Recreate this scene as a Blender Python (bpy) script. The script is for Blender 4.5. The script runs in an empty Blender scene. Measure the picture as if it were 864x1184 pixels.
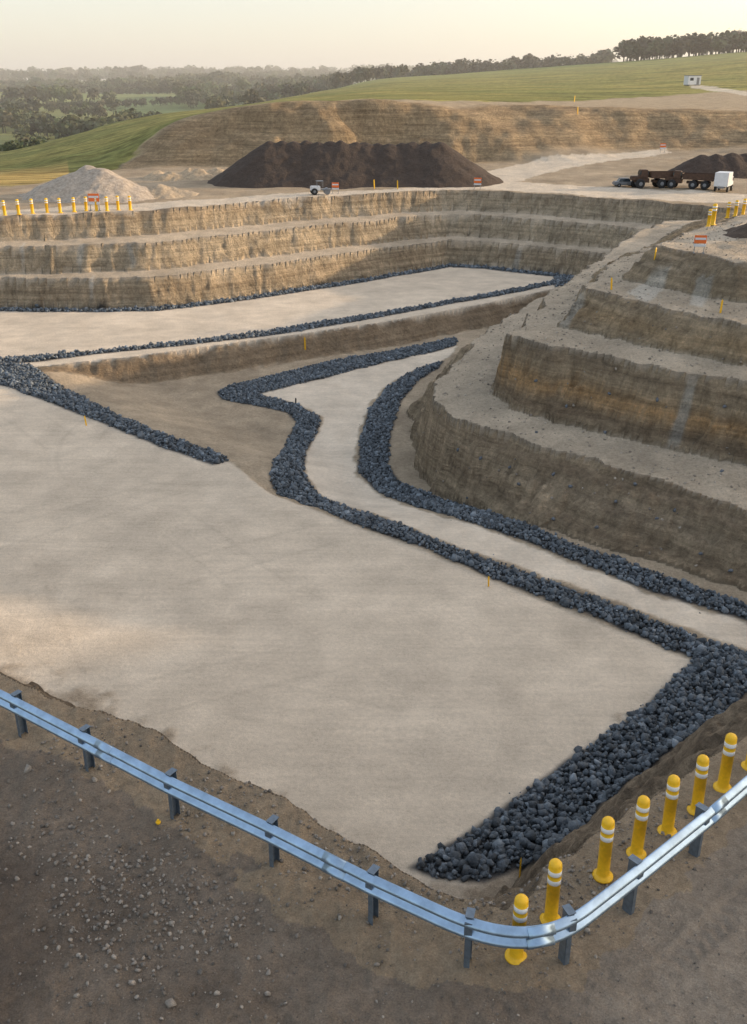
import bpy, bmesh, math, random
import numpy as np
from mathutils import Vector, Matrix
random.seed(7); rng=np.random.default_rng(7)
scene=bpy.context.scene
F32=np.float32
# ------------------------------------------------------------------ camera
PITCH=math.radians(23.7); FPX=1122.0; CH=9.3
cam_d=bpy.data.cameras.new("camera"); cam=bpy.data.objects.new("camera",cam_d)
scene.collection.objects.link(cam); scene.camera=cam
cam.location=(0,0,CH); cam.rotation_euler=(math.pi/2-PITCH,0,0)
cam_d.sensor_fit='VERTICAL'; cam_d.sensor_height=24; cam_d.lens=24*FPX/1184
cam_d.clip_start=0.1; cam_d.clip_end=9000
# ------------------------------------------------------------------ site survey helpers (photo bearings -> plan coordinates)
def ang(v): return PITCH+math.atan((v-592)/FPX)
def ratio(u,v):
    return (u-432)/FPX*(math.cos(PITCH)+math.tan(ang(v))*math.sin(PITCH))
def P(u,v,z):
    Y=(CH-z)/math.tan(ang(v)); return (ratio(u,v)*Y,Y)
# ------------------------------------------------------------------ noise
def _h(xi,yi,s):
    n=(xi.astype(np.int64)*374761393+yi.astype(np.int64)*668265263+s*1274126177)&0xffffffff
    n=((n^(n>>13))*1274126177)&0xffffffff
    n=n^(n>>16)
    return (n&0xffff).astype(F32)/32767.5-1
def vn(x,y,s=0):
    xi=np.floor(x); yi=np.floor(y); fx=(x-xi).astype(F32); fy=(y-yi).astype(F32)
    fx=fx*fx*(3-2*fx); fy=fy*fy*(3-2*fy)
    a=_h(xi,yi,s);b=_h(xi+1,yi,s);c=_h(xi,yi+1,s);d=_h(xi+1,yi+1,s)
    return (a+(b-a)*fx)*(1-fy)+(c+(d-c)*fx)*fy
def fbm(x,y,s=0,o=4):
    r=0;a=.5
    for i in range(o):
        r=r+a*vn(x,y,s+i*17); x=x*2.03+5.1; y=y*2.03+1.7; a*=.5
    return r
def sm(a,b,x):
    t=np.clip((x-a)/(b-a),0,1); return t*t*(3-2*t)
def segd(x,y,pts,closed):
    d=np.full(x.shape,1e9,F32); n=len(pts); ins=np.zeros(x.shape,bool)
    for i in range(n if closed else n-1):
        ax,ay=pts[i]; bx,by=pts[(i+1)%n]
        ex=bx-ax; ey=by-ay; px=x-ax; py=y-ay
        t=np.clip((px*ex+py*ey)/(ex*ex+ey*ey+1e-9),0,1)
        d=np.minimum(d,(px-t*ex)**2+(py-t*ey)**2)
        if closed and ay!=by:
            c=((ay>y)!=(by>y))&(x<(bx-ax)*(y-ay)/(by-ay)+ax); ins^=c
    return np.sqrt(d),ins
def sdist(x,y,pts):
    d,i=segd(x,y,pts,True); return np.where(i,d,-d)
# ------------------------------------------------------------------ plan
ZP=-6.0
TOE=[(-110,60),(-70,72)]+[P(u,v,ZP) for u,v in [(-60,357),(0,357),(100,358),(180,357),(250,348),(400,326),(520,306),(560,308),(640,317),(668,321)]]+\
    [(20,83),(26,78.5),(34,76),(60,70),(110,60),(110,-15),(50,8),(30,16),(18,22),(13,23.3)]+[P(864,800,ZP),P(740,892,ZP),P(600,1005,ZP),(1.9,13.4),(.3,14.2),(-3.9,18),(-9,22),(-20,27),(-45,34),(-110,40)]
RIM=[(-112,68),(-70,80)]+[P(u,v,0) for u,v in [(-60,252),(0,251),(100,247),(180,243),(250,237),(330,230),(430,224),(520,220),(560,221),(640,225),(740,232),(830,240)]]+\
    [(36,82),(60,77),(120,70),(120,-25),(50,1),(28,10),(18,15.5),(13,17),(9,15.3)]+[P(864,845,0),P(780,893,0),P(700,945,0),P(640,990,0),(1.6,9.15),(1.0,9.2)]+[P(470,1010,0),P(400,966,0),P(240,886,0),P(120,825,0),P(0,772,0),(-12,17.6),(-25,22.5),(-45,28),(-112,34)]
BF=[P(u,v,ZP) for u,v in [(40,424),(150,413),(300,393),(450,371),(560,351),(640,334),(670,327)]]+[(30,80)]
BL=[P(u,v,ZP) for u,v in [(40,424),(48,440),(90,463),(150,492),(210,515),(266,536)]]
BR=[P(u,v,ZP) for u,v in [(266,537),(312,570),(400,606),(480,635),(600,686),(700,725),(800,765)]]
BAS=list(reversed(BF))+BL[1:]+BR[1:]+[(20,18),(70,0),(95,30),(80,78)]
M=[]
M.append((None,[(55,12),(32,19),(20,24)]+[P(u,v,-6) for u,v in [(864,682),(780,657),(700,635),(600,598)]]+[P(540,577,-6.5),P(500,560,-6.9),P(480,540,-7.2),P(476,505,-7.2),(2.0,52),(4,57),(7,63),(11,71),(14,78),(17,84),(45,96),(90,90),(96,20)]))
M.append((-4.0,[(56,15),(33,21.5),(21,26)]+[P(u,v,-4) for u,v in [(864,590),(780,562),(700,538),(620,515),(560,497),(520,480),(497,455),(505,440),(535,405),(570,378),(610,352),(650,328),(680,318)]]+[(20,84),(45,94),(88,88),(94,24)]))
M.append((-3.7,[(58,18),(35,25),(22,30)]+[P(u,v,-3.7) for u,v in [(864,540),(780,520),(700,500),(640,488),(600,476),(570,450)]]+[(8,52),(11,60),(15.5,70),(19,77),(23,84),(45,92),(86,86),(92,28)]))
M.append((-1.0,[(60,20),(36,27),(23,32)]+[P(u,v,-1.) for u,v in [(864,440),(780,427),(720,415),(640,400),(590,385),(600,370),(625,350),(655,325),(690,305)]]+[(18,72),(21,79),(25,84),(45,90),(84,84),(90,30)]))
M.append((-.8,[(60,22),(37,28.5),(23.5,33.5)]+[P(u,v,-.8) for u,v in [(864,422),(800,410),(750,400),(680,385),(645,378)]]+[(10.5,50),(13,57),(18,66),(22,75),(27,83),(45,88),(82,82),(88,32)]))
M.append((.6,[(62,24),(38,30),(24,34.5)]+[P(u,v,.6) for u,v in [(864,375),(800,362),(720,345),(670,335),(690,318),(715,300)]]+[(18.5,62),(25,71),(30,80),(45,86),(80,80),(86,33)]))
M.append((.75,[(62,28),(40,34),(26,38)]+[P(u,v,.75) for u,v in [(864,350),(780,335),(720,322)]]+[(15.5,55),(19.5,61),(26,69),(33,77),(45,82),(76,77),(84,35)]))
M.append((2.2,[(62,31),(41,36),(27,40)]+[P(u,v,2.2) for u,v in [(864,305),(800,290),(762,284)]]+[(16.5,53),(22,60),(29,67),(35,73),(45,77),(74,73),(80,37)]))
M.append((2.6,[(60,36),(40,41),(28,46),(21,50),(19,53),(24,59),(31,66),(38,70),(45,72),(70,68),(74,42)]))
# far landscape table: columns (bearing), rows (distance)
TY=np.array([88,100,112,129,137,148,160,180,210,250,300,400,500,700,900,1300,2000,4000.])
COLS={-300:[0,0,-.5,-1,-1.2,-1.4,-1.5,-2,-2.5,-4,-8,-14,-12,-8,-3,8,15,16],
 0:[0,0,-.3,-.8,-1.2,-1.6,-1.9,-2.4,-2.8,-8,-14,-14,-10,-5,-1,7,15,16],
 120:[0,0,0,0,.3,.8,1.2,1.8,2.0,1.5,-5,-12,-10,-5,0,8,17,18],
 165:[0,0,0,0,2.8,3.0,3.2,3.4,3.8,3.0,-3,-11,-9,-4,1,9,17,18],
 200:[0,0,0,0,5.0,4.8,4.6,4.6,4.6,3.8,0,-9,-8,-3,2,9,18,19],
 260:[0,0,0,0,6.6,6.2,5.9,5.6,5.3,4.8,3,-6,-6,-2,4,11,20,21],
 340:[0,0,0,0.2,7.5,7.2,7.0,6.8,6.7,6.6,6.6,6,3,0,6,11,20,21],
 432:[0,0,0,.3,7.7,7.6,7.5,7.5,7.7,8.0,8.6,10.2,12,12,10,12,20,22],
 520:[0,0,0,.4,6.8,7.4,7.5,7.6,7.9,8.5,9.4,12,14,16,13,13,22,24],
 600:[0,0,.1,.5,3.4,6.9,7.2,7.6,8.1,8.9,10,13.4,16.6,18,14,14,24,25],
 720:[0,0,.3,.9,1.5,6.2,6.7,7.2,8.2,9.4,11.4,15.4,20,23,18,16,24,25],
 864:[0,0,.4,1.2,1.8,5.8,6.4,7.2,8.8,10.9,13.6,18.8,24,27,22,18,24,26],
 1200:[0,0,.5,1.4,2.5,5,6,7.5,10,13,17,24,31,33,28,20,26,28]}
cu=np.array(sorted(COLS)); tab=np.array([COLS[c] for c in cu],float)
LU=np.linspace(-300,1200,301); LL=np.linspace(math.log(88),math.log(4000),420)
t1=np.array([np.interp(LL,np.log(TY),r) for r in tab])
t2=np.array([np.interp(LU,cu,t1[:,j]) for j in range(len(LL))]).T
def blur(a,ax,s):
    k=np.exp(-.5*(np.arange(-int(3*s),int(3*s)+1)/s)**2); k/=k.sum()
    pad=[(0,0),(0,0)]; pad[ax]=(len(k)//2,len(k)//2)
    return np.apply_along_axis(lambda m:np.convolve(m,k,'valid'),ax,np.pad(a,pad,'edge'))
t2=blur(blur(t2,0,3.5),1,.6)
def bearing(x,y): return 432+x/np.maximum(y,1)*FPX*1.083
def land(x,y):
    wy_=1+.03*fbm(x/9,y/9,7,4)*sm(112,122,y)*(1-sm(200,260,y))
    yy=np.clip(y*wy_,88.1,3990); u=np.clip(bearing(x,y),-299,1199)
    fi=(u+300)/5; fj=(np.log(yy)-LL[0])/(LL[1]-LL[0])
    i=np.clip(fi.astype(int),0,299); j=np.clip(fj.astype(int),0,418); a=fi-i; b=fj-j
    z=(t2[i,j]*(1-a)+t2[i+1,j]*a)*(1-b)+(t2[i,j+1]*(1-a)+t2[i+1,j+1]*a)*b
    z=np.where(y<88,0,z-0*z)
    amp=sm(110,200,y)
    z=z+amp*.6*fbm(x/60,y/60,5,3)+sm(450,900,y)*12*fbm(x/260,y/260,6,3)
    z=z+sm(118,128,y)*(1-sm(150,185,y))*.3*fbm(x/5,y/5,8,4)
    # unseen hill added right of frame, to shade the pit and foreground
    z=z+30*np.exp(-((x-130)/32)**2-((y-40)/29)**2)
    return z
PROF_T=[0,.14,.40,.54,.86,1.0]; PROF_Z=[0,.35,.375,.68,.71,1.0]
TR1=[P(u,v,0) for u,v in [(690,1184),(750,1140),(810,1085),(890,1010)]]
TR2=[P(u,v,0) for u,v in [(790,1190),(840,1140),(890,1085),(950,1010)]]
def terrain(x,y,full=False):
    x=x.astype(F32); y=y.astype(F32)
    near=(np.abs(x)<130)&(y<125)&(y>-30)
    zo=land(x,y).astype(F32)
    amp=1-sm(90,140,y)
    zo=zo+amp*(.16*fbm(x/3.1,y/3.1,11,3)+.05*fbm(x*1.3,y*1.3,12,4))+ (y<30)*(.06*fbm(x*4,y*4,13,4)*(1-.6*sm(1,4,x)))
    z=zo.copy(); out={}
    fg=(y>5)&(y<14)&(x>0)&(x<9)
    if fg.any():
        xf=x[fg]; yf=y[fg]; add=np.zeros(xf.shape,F32)
        for tr in (TR1,TR2):
            d,_=segd(xf,yf,tr,False); s=(xf*.75+yf*.66); inn=1-sm(.12,.18,d); br_=sm(-.25,.2,fbm(xf*.8,yf*.8,15,2))
            add+=br_*(inn*(-.022+.013*np.sin((s+np.abs(d)*.6)*2*math.pi/.19))+.014*np.exp(-((d-.21)/.05)**2))
        z[fg]+=add; zo[fg]+=add
    sel=near
    X=x[sel];Y=y[sel];Z0=zo[sel]
    k=.5+.5*sm(25,45,Y)
    wx=X+k*(.55*fbm(X/3.5,Y/3.5,21,3)+.34*fbm(X*.9,Y*.9,22,3)+.12*vn(X*3,Y*3,29)); wy=Y+k*(.55*fbm(X/3.5,Y/3.5,23,3)+.34*fbm(X*.9,Y*.9,24,3)+.12*vn(X*3,Y*3,28))
    sT=sdist(wx,wy,TOE); sR=sdist(wx,wy,RIM)
    sB=sdist(X,Y,BAS)
    dF,_=segd(wx,wy,BF,False); dL,_=segd(X,Y,BL,False); dR,_=segd(wx,wy,BR,False)
    dep=np.minimum(np.minimum(np.clip(dF/1.5,0,1),sm(0,6.5,dL)),np.clip(dR/1.8,0,1))*sm(32,41,Y)*1.35
    dep=np.where(sB>0,dep,0)
    floor=ZP-dep+.05*fbm(X/2.5,Y/2.5,31,3)+.07*fbm(X*1.5,Y*1.5,32,3)*(sB>0)
    t=np.clip(-sT/(np.maximum(-sT,0)+np.maximum(sR,0)+1e-6),0,1)
    st=np.interp(t,PROF_T,PROF_Z); w=sm(42,58,Y)
    lin=np.clip(t+.12*fbm(X*1.4,Y*1.4,33,4)*np.sin(t*3.14),0,1)
    pr=lin*(1-w)+st*w
    zz=np.where(sT>0,floor,np.where(sR<=0,Z0,floor*(1-pr)+Z0*pr))
    face=((sT<=0)&(sR>0))*np.where(w>.5,((t<.14)|((t>.40)&(t<.54))|(t>.86)),1.)
    bench=((sT<=0)&(sR>0)&(face<.5))*1.
    # benched mound
    zm=zz.copy(); sds=[sdist(wx,wy,m[1]) for m in M]; minside=sds[0]>0; mlev=np.zeros(X.shape,F32)
    gul=fbm(X*1.9,Y*1.9,45,4)
    for i in range(len(M)-1):
        a=sds[i]; b=sds[i+1]; ins=a>0
        tt=np.where(b>0,1,np.clip(a/(a+np.maximum(-b,0)+1e-6),0,1))
        if i%2==0 and i<7:   # cut faces: small ledges and gullies
            tt=np.clip(tt+np.sin(np.pi*tt)*(.22*gul)+.035*np.sin(tt*np.pi*6+n_l(X,Y)),0,1)
        z0=zz if i==0 else M[i][0]; z1=M[i+1][0]
        zi=z0*(1-tt)+z1*tt+(.10*fbm(X*1.1,Y*1.1,41,4) if i%2 else 0)
        zm=np.where(ins,zi,zm); mlev=np.where(ins,i+1,mlev)
    cutm=minside&(zm>zz-.02)
    zz=np.where(cutm,np.maximum(zm,zz),zz)
    mf=cutm&((mlev.astype(int)%2)==1)&(mlev<8)
    face=np.where(cutm,mf*1.,face); bench=np.where(cutm,(~mf)*1.,bench)
    z[sel]=zz
    if full:
        def ex(v,d=0.):
            r=np.full(x.shape,d,F32); r[sel]=v; return r
        out=dict(sT=ex(sT,-99),sR=ex(sR,-99),sB=ex(sB,-99),dep=ex(dep),face=ex(face),bench=ex(bench),mound=ex(cutm*1.),mlev=ex(mlev),t=ex(t),dF=ex(dF,99))
        return z,out
    return z
def n_l(X,Y): return 2.0*fbm(X/4,Y/4,46,2)
def G(uv):
    """intersect sight bearings with the terrain -> plan points"""
    uv=np.array(uv,float); Ys=np.exp(np.linspace(math.log(6.5),math.log(900),2200))
    A=np.array([math.tan(ang(v)) for u,v in uv]); R=np.array([ratio(u,v) for u,v in uv])
    YY=np.repeat(Ys[None],len(uv),0); XX=YY*R[:,None]; ZR=CH-YY*A[:,None]
    Zt=terrain(XX.ravel(),YY.ravel()).reshape(XX.shape)
    f=ZR-Zt; res=[]
    for k in range(len(uv)):
        idx=np.where(f[k]<0)[0]; i=idx[0] if len(idx) else len(Ys)-1
        if i==0: i=1
        a=f[k,i-1]; b=f[k,i]; tt=a/(a-b+1e-9); res.append((XX[k,i-1]*(1-tt)+XX[k,i]*tt,Ys[i-1]*(1-tt)+Ys[i]*tt,Zt[k,i-1]*(1-tt)+Zt[k,i]*tt))
    return res
polys={}
def addpoly(n,uv): polys[n]=uv
addpoly('ripA',[(-60,419),(0,414),(100,407),(200,396),(300,384),(400,368),(500,351),(600,333),(645,324),(660,323),(645,328),(600,338),(500,356),(400,374),(300,390),(200,401),(100,411),(40,419),(0,420),(-60,424)])
addpoly('ripB',[(-60,416),(0,420),(35,421),(52,432),(75,449),(120,472),(180,498),(230,516),(262,528),(265,533),(245,538),(190,519),(120,490),(60,467),(10,448),(-60,432)])
addpoly('ripC',[(-60,355),(0,356),(100,357),(180,356),(250,348),(400,326),(520,305),(560,308),(640,316),(662,319),(662,322),(640,320),(560,311),(520,309),(400,330),(250,352),(180,360),(100,361),(0,360),(-60,359)])
addpoly('ripD',[(528,390),(480,400),(400,414),(320,433),(270,445),(250,453),(255,462),(300,470),(332,477),(342,488),(332,507),(317,532),(311,558),(320,572),(400,602),(480,630),(600,681),(700,719),(800,761),(864,775),(864,754),(800,734),(700,695),(600,659),(500,623),(420,593),(365,568),(352,545),(355,522),(368,498),(371,483),(345,467),(300,456),(370,439),(440,421),(500,408),(528,399)])
addpoly('ripE',[(514,417),(480,427),(445,449),(426,475),(415,510),(413,546),(430,563),(480,586),(560,610),(650,644),(750,684),(864,718),(950,748),(950,728),(864,699),(760,662),(650,624),(560,592),(500,572),(462,557),(450,537),(453,500),(463,466),(483,441),(508,426)])
addpoly('ripF',[(798,766),(740,820),(640,890),(560,948),(500,985),(472,1003),(500,1016),(560,1022),(600,1006),(640,978),(700,927),(780,865),(864,800),(930,760),(864,754),(800,750)])
addpoly('road',[(528,400),(440,420),(370,437),(298,455),(345,467),(372,482),(370,497),(353,522),(352,545),(365,566),(420,591),(500,621),(600,656),(700,691),(800,731),(864,754),(960,790),(960,756),(864,720),(750,686),(650,646),(560,612),(480,588),(430,566),(411,548),(413,510),(424,475),(443,448),(480,427),(520,413)])
addpoly('haul',[(-50,246),(0,243),(150,236),(280,228),(400,221),(520,216),(545,213),(563,198),(615,186),(700,178),(770,171),(775,177),(715,185),(655,195),(618,204),(600,210),(640,213),(740,218),(864,225),(864,236),(740,230),(640,223),(560,219),(520,219),(400,226),(280,235),(150,244),(0,250),(-50,252)])
addpoly('chute1',[(795,440),(806,440),(785,518),(768,518)])
addpoly('chute2',[(668,345),(676,350),(655,380),(645,376)])
addpoly('chute3',[(752,312),(776,308),(750,350),(725,338)])
addpoly('chute4',[(806,318),(826,318),(812,355),(795,352)])
addpoly('chute5',[(147,285),(152,285),(160,310),(153,310)])
addpoly('chute6',[(598,288),(605,288),(599,311),(590,311)])
addpoly('chute7',[(92,283),(97,283),(94,309),(88,309)])
addpoly('chute8',[(28,280),(31,280),(29,308),(25,308)])
addpoly('chute9',[(107,318),(111,318),(110,352),(104,352)])
addpoly('track',[(796,98),(864,106),(900,112),(900,118),(864,111),(800,102)])
addpoly('toproad',[(815,268),(864,252),(900,248),(900,275),(864,272),(825,282),(795,285)])
keys=list(polys); flat=[p for k in keys for p in polys[k]]
gp=G(flat); i=0; W={}
for k in keys:
    n=len(polys[k]); W[k]=[(p[0],p[1]) for p in gp[i:i+n]]; i+=n
# ------------------------------------------------------------------ terrain grid
r1=np.exp(np.arange(math.log(2.0),math.log(160),.0040)); r2=np.exp(np.arange(math.log(160),math.log(260),.008)); r3=np.exp(np.arange(math.log(260),math.log(4200),.02))
rr=np.concatenate([[0.02],r1,r2,r3])
th=np.radians(np.concatenate([np.arange(-180,-62,2.),np.arange(-62,-33,.4),np.arange(-33,33,.085),np.arange(33,62,.4),np.arange(62,180,2.)]))
RR,TT=np.meshgrid(rr,th,indexing='ij'); gx=(RR*np.sin(TT)).ravel(); gy=(RR*np.cos(TT)).ravel()
gz,m=terrain(gx,gy,True)
x=gx.astype(F32); y=gy.astype(F32)
n1=fbm(x/3,y/3,51,4); n2=fbm(x/12,y/12,52,3); n3=fbm(x*1.7,y*1.7,53,3)
def C(r,g,b): return np.array([r,g,b],F32)[None,:]
def mix(col,c,f): return col*(1-f[:,None])+c*f[:,None]
N=len(x); bu=bearing(x,y)
col=np.repeat(C(.285,.23,.18),N,0)
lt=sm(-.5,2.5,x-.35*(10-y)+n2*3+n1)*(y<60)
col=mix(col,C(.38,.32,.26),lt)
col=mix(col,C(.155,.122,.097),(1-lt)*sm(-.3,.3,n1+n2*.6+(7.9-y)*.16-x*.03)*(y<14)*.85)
shoulder=((m['sR']>-1.3-.5*n3)&(m['sR']<=0)&(y<40))
col=mix(col,C(.43,.33,.225),shoulder*.75)
# plateau behind the pit
pl=(y>60)&(m['sR']<=0)
col=np.where(pl[:,None],C(.40,.32,.23)*(1+.35*n1[:,None]),col)
gline=np.interp(bu,[-300,0,110,150,200,300,430,560,600,660,720,864,1200],[104,104,122,132,139,141,142,152,160,170,185,205,220])
g=sm(-2.,2.,y-gline+n1*4)*(y>90)
gcol=C(.26,.24,.08)+(n2[:,None]*C(.10,.06,.02)); gcol=gcol*(1+.3*n3[:,None])
far=sm(300,600,y)
cxr=x*.9+y*.43; cyr=y*.9-x*.43; cell=_h(np.floor(cxr/130),np.floor(cyr/95),77); cell2=_h(np.floor(cxr/130),np.floor(cyr/95),78)
fcol=C(.20,.23,.08)+cell[:,None]*C(.07,.05,.02)+np.clip(cell2,0,1)[:,None]*C(.20,.14,.06)
gcol=gcol*(1-far[:,None])+far[:,None]*fcol
col=col*(1-g[:,None])+gcol*g[:,None]
ripe=g*sm(95,110,y)*(1-sm(125,150,y))*(bu<70)
col=mix(col,C(.48,.33,.12),ripe*.8)
f0=np.interp(bu,[520,600,720],[128,131,138]); f1=np.interp(bu,[520,600,720],[139,149,150])
cutf=sm(-3,1,y-f0)*(1-g)*(bu>110)
band=np.sin(gz*3.2+n1*2.5)*.5+.5; onface=cutf*(1-sm(-1,3,y-f1))
col=mix(col,C(.43,.34,.235),cutf*.9); col=mix(col,C(.52,.38,.23),onface*.8); col=mix(col,C(.36,.26,.165),onface*.45*band)
# pit
pit=m['sT']>0
pad=np.repeat(C(.59,.50,.395),N,0)*(1+.10*n2[:,None]+.08*n1[:,None]+.05*n3[:,None])
for (cx_,cy_,r_,s_) in [(-9.5,29,2.1,1),(-4,44,9,1),(-4,44,10.7,1),(-12,60,14,1),(-12,60,15.7,1)]:
    dd=np.abs(np.sqrt((x-cx_)**2+(y-cy_)**2)-r_+.1*n1); pad=pad*(1-.08*((1-sm(.03,.15,dd))*sm(-.05,.15,fbm(x/3,y/3,66,2)))[:,None])
for k_ in range(9):
    a_=math.radians(28+k_*3.1+(k_%3)*40); o_=-14+k_*4.1; dd=np.abs(np.abs((x+2)*math.cos(a_)+(y-28)*math.sin(a_)-o_*.6+.25*n2)-.85)
    pad=pad*(1-.08*((1-sm(.03,.15,dd))*sm(0,.12,fbm(x/5,y/5,70+k_,2)))[:,None])
col=np.where(pit[:,None],pad,col)
bas=np.clip(m['sB']*4,0,1)*pit
brown=C(.45,.36,.26)*(1+.3*n1[:,None]+.18*n3[:,None])
col=col*(1-bas[:,None])+brown*bas[:,None]
emb=bas*(1-sm(1.3,1.9,m['dF']+n3*.3)); col=mix(col,C(.37,.28,.19),emb*.9)
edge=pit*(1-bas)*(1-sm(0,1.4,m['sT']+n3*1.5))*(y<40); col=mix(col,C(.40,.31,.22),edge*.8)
fc=(m['face']>.5)
zz=gz+.25*n1+.12*n3
faceC=C(.50,.39,.265)*(1+.38*n1[:,None])
for (z0,wd_,s_,c_) in [(-2.6,.35,.75,(.68,.41,.19)),(-.2,.3,.6,(.60,.42,.24)),(-3.3,.15,.5,(.29,.20,.13)),(-1.5,.2,.45,(.33,.24,.16)),(-5.0,.3,.5,(.58,.46,.33)),(-4.4,.15,.45,(.31,.23,.165)),(-5.8,.2,.4,(.33,.245,.17)),(1.6,.25,.4,(.58,.47,.34))]:
    s=np.exp(-((zz-z0)/wd_)**2)*(m['mound']>.5)*s_; faceC=faceC*(1-s[:,None])+s[:,None]*C(*c_)
wall=(m['mound']<.5)&(y>55)
wallC=C(.55,.445,.315)*(1+.32*n1[:,None])
for (z0,wd_,s_,c_) in [(-.35,.25,.5,(.38,.28,.19)),(-2.7,.3,.4,(.62,.52,.385)),(-4.9,.5,.5,(.45,.335,.22)),(-1.3,.2,.4,(.64,.55,.43))]:
    s=np.exp(-((zz-z0)/wd_)**2)*s_; wallC=wallC*(1-s[:,None])+s[:,None]*C(*c_)
faceC=np.where(wall[:,None],wallC,faceC)
nearf=(m['mound']<.5)&(y<=55); faceC=np.where(nearf[:,None],C(.40,.31,.22)*(1+.4*n1[:,None]+.2*n3[:,None]),faceC)
col=np.where(fc[:,None],faceC,col)
bc=m['bench']>.5
col=np.where(bc[:,None],C(.53,.44,.335)*(1+.22*n1[:,None]+.18*n3[:,None]),col)
def near_poly(k,pad=1.0,warp=.0):
    pts=W[k]; xs=[p[0] for p in pts]; ys=[p[1] for p in pts]
    s=(x>min(xs)-pad)&(x<max(xs)+pad)&(y>min(ys)-pad)&(y<max(ys)+pad)
    f=np.zeros(N,F32)
    if s.any():
        sd=sdist(x[s],y[s],pts)+warp*n3[s]; f[s]=sm(-.08,.12,sd)
    return f
pr=near_poly('road',1,.25); col=mix(col,C(.62,.53,.425)*(1+.12*n1[:,None]+.06*n3[:,None]),pr)
col=mix(col,C(.66,.57,.46),near_poly('haul',2,.6))
for k in ['chute1','chute2','chute3','chute4','chute5','chute6','chute7','chute8','chute9']: col=mix(col,C(.62,.57,.49),near_poly(k,1,.15)*.8)
col=mix(col,C(.6,.53,.43),near_poly('track',3,.3)*.9); col=mix(col,C(.58,.50,.40),near_poly('toproad',2,.4)*.9)
rip=np.zeros(N,F32)
for k in ['ripA','ripB','ripC','ripD','ripE','ripF']: rip=np.maximum(rip,near_poly(k,1,.1))
col=mix(col,C(.055,.057,.062),rip*.95)
packed=np.clip(pit*(1-bas)*(1-edge)+pr,0,1).astype(F32)
faceA=np.maximum(np.maximum(m['face'],onface*.95),emb*.8)
me=bpy.data.meshes.new("ground_terrain"); nr,nt=RR.shape
ii,jj=np.meshgrid(np.arange(nr-1),np.arange(nt),indexing='ij'); j2=(jj+1)%nt
q=np.stack([ii*nt+jj,ii*nt+j2,(ii+1)*nt+j2,(ii+1)*nt+jj],-1).reshape(-1,4).astype(np.int32)
def build_mesh(me,co,faces,k):
    me.vertices.add(len(co)); me.vertices.foreach_set('co',np.ascontiguousarray(co,F32).ravel())
    me.loops.add(len(faces)*k); me.loops.foreach_set('vertex_index',np.ascontiguousarray(faces,np.int32).ravel())
    me.polygons.add(len(faces)); me.polygons.foreach_set('loop_start',(np.arange(len(faces))*k).astype(np.int32))
    me.polygons.foreach_set('loop_total',np.full(len(faces),k,np.int32))
    me.update(calc_edges=True)
build_mesh(me,np.stack([gx,gy,gz],1),q,4)
me.polygons.foreach_set('use_smooth',np.ones(len(q),bool))
def attr_col(me,name,c):
    a=me.attributes.new(name,'FLOAT_COLOR','POINT'); c4=np.ones((len(c),4),F32); c4[:,:3]=np.clip(c,0,1); a.data.foreach_set('color',c4.ravel())
def attr_f(me,name,v):
    a=me.attributes.new(name,'FLOAT','POINT'); a.data.foreach_set('value',np.ascontiguousarray(v,F32))
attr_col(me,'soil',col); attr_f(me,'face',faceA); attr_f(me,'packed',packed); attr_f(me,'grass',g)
ground=bpy.data.objects.new("ground_terrain",me); scene.collection.objects.link(ground)
# ------------------------------------------------------------------ materials
def newmat(n):
    mt=bpy.data.materials.new(n); mt.use_nodes=True; nt_=mt.node_tree; b=nt_.nodes['Principled BSDF']; return mt,nt_,b
def nd(nt_,t,**kw):
    n=nt_.nodes.new(t)
    for k,v in kw.items(): setattr(n,k,v)
    return n
def noise(nt_,vec,scale,detail=6,rough=.6):
    n=nd(nt_,'ShaderNodeTexNoise'); n.inputs['Scale'].default_value=scale; n.inputs['Detail'].default_value=detail; n.inputs['Roughness'].default_value=rough
    nt_.links.new(vec,n.inputs['Vector']); return n.outputs['Fac']
def mrange(nt_,v,a,b,c,d):
    n=nd(nt_,'ShaderNodeMapRange'); nt_.links.new(v,n.inputs[0])
    for i,q_ in enumerate((a,b,c,d)): n.inputs[i+1].default_value=q_
    return n.outputs[0]
def math_(nt_,op,a,b):
    n=nd(nt_,'ShaderNodeMath',operation=op)
    for i,v in enumerate((a,b)):
        if isinstance(v,(int,float)): n.inputs[i].default_value=v
        else: nt_.links.new(v,n.inputs[i])
    return n.outputs[0]
def vscale(nt_,col_,f):
    n=nd(nt_,'ShaderNodeVectorMath',operation='SCALE'); nt_.links.new(col_,n.inputs[0]); nt_.links.new(f,n.inputs['Scale']); return n.outputs[0]
mt,T,b=newmat("soil_mat")
geo=nd(T,'ShaderNodeNewGeometry'); pos=geo.outputs['Position']
ca=nd(T,'ShaderNodeAttribute',attribute_name='soil').outputs['Color']
fa=nd(T,'ShaderNodeAttribute',attribute_name='face').outputs['Fac']
pa=nd(T,'ShaderNodeAttribute',attribute_name='packed').outputs['Fac']
ga=nd(T,'ShaderNodeAttribute',attribute_name='grass').outputs['Fac']
mp=nd(T,'ShaderNodeMapping'); T.links.new(pos,mp.inputs['Vector']); mp.inputs['Scale'].default_value=(1,1,.10)
st=noise(T,mp.outputs[0],2.2,8,.75)
mp4=nd(T,'ShaderNodeMapping'); T.links.new(pos,mp4.inputs['Vector']); mp4.inputs['Scale'].default_value=(.10,.10,2.6)
ly=noise(T,mp4.outputs[0],1.6,6,.7)
a1=mrange(T,noise(T,pos,.6,6,.6),.3,.7,.84,1.14)
a2=mrange(T,noise(T,pos,7,8,.72),.3,.7,.74,1.22)
a2b=mrange(T,noise(T,pos,45,4,.7),.3,.7,.74,1.24)
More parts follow.
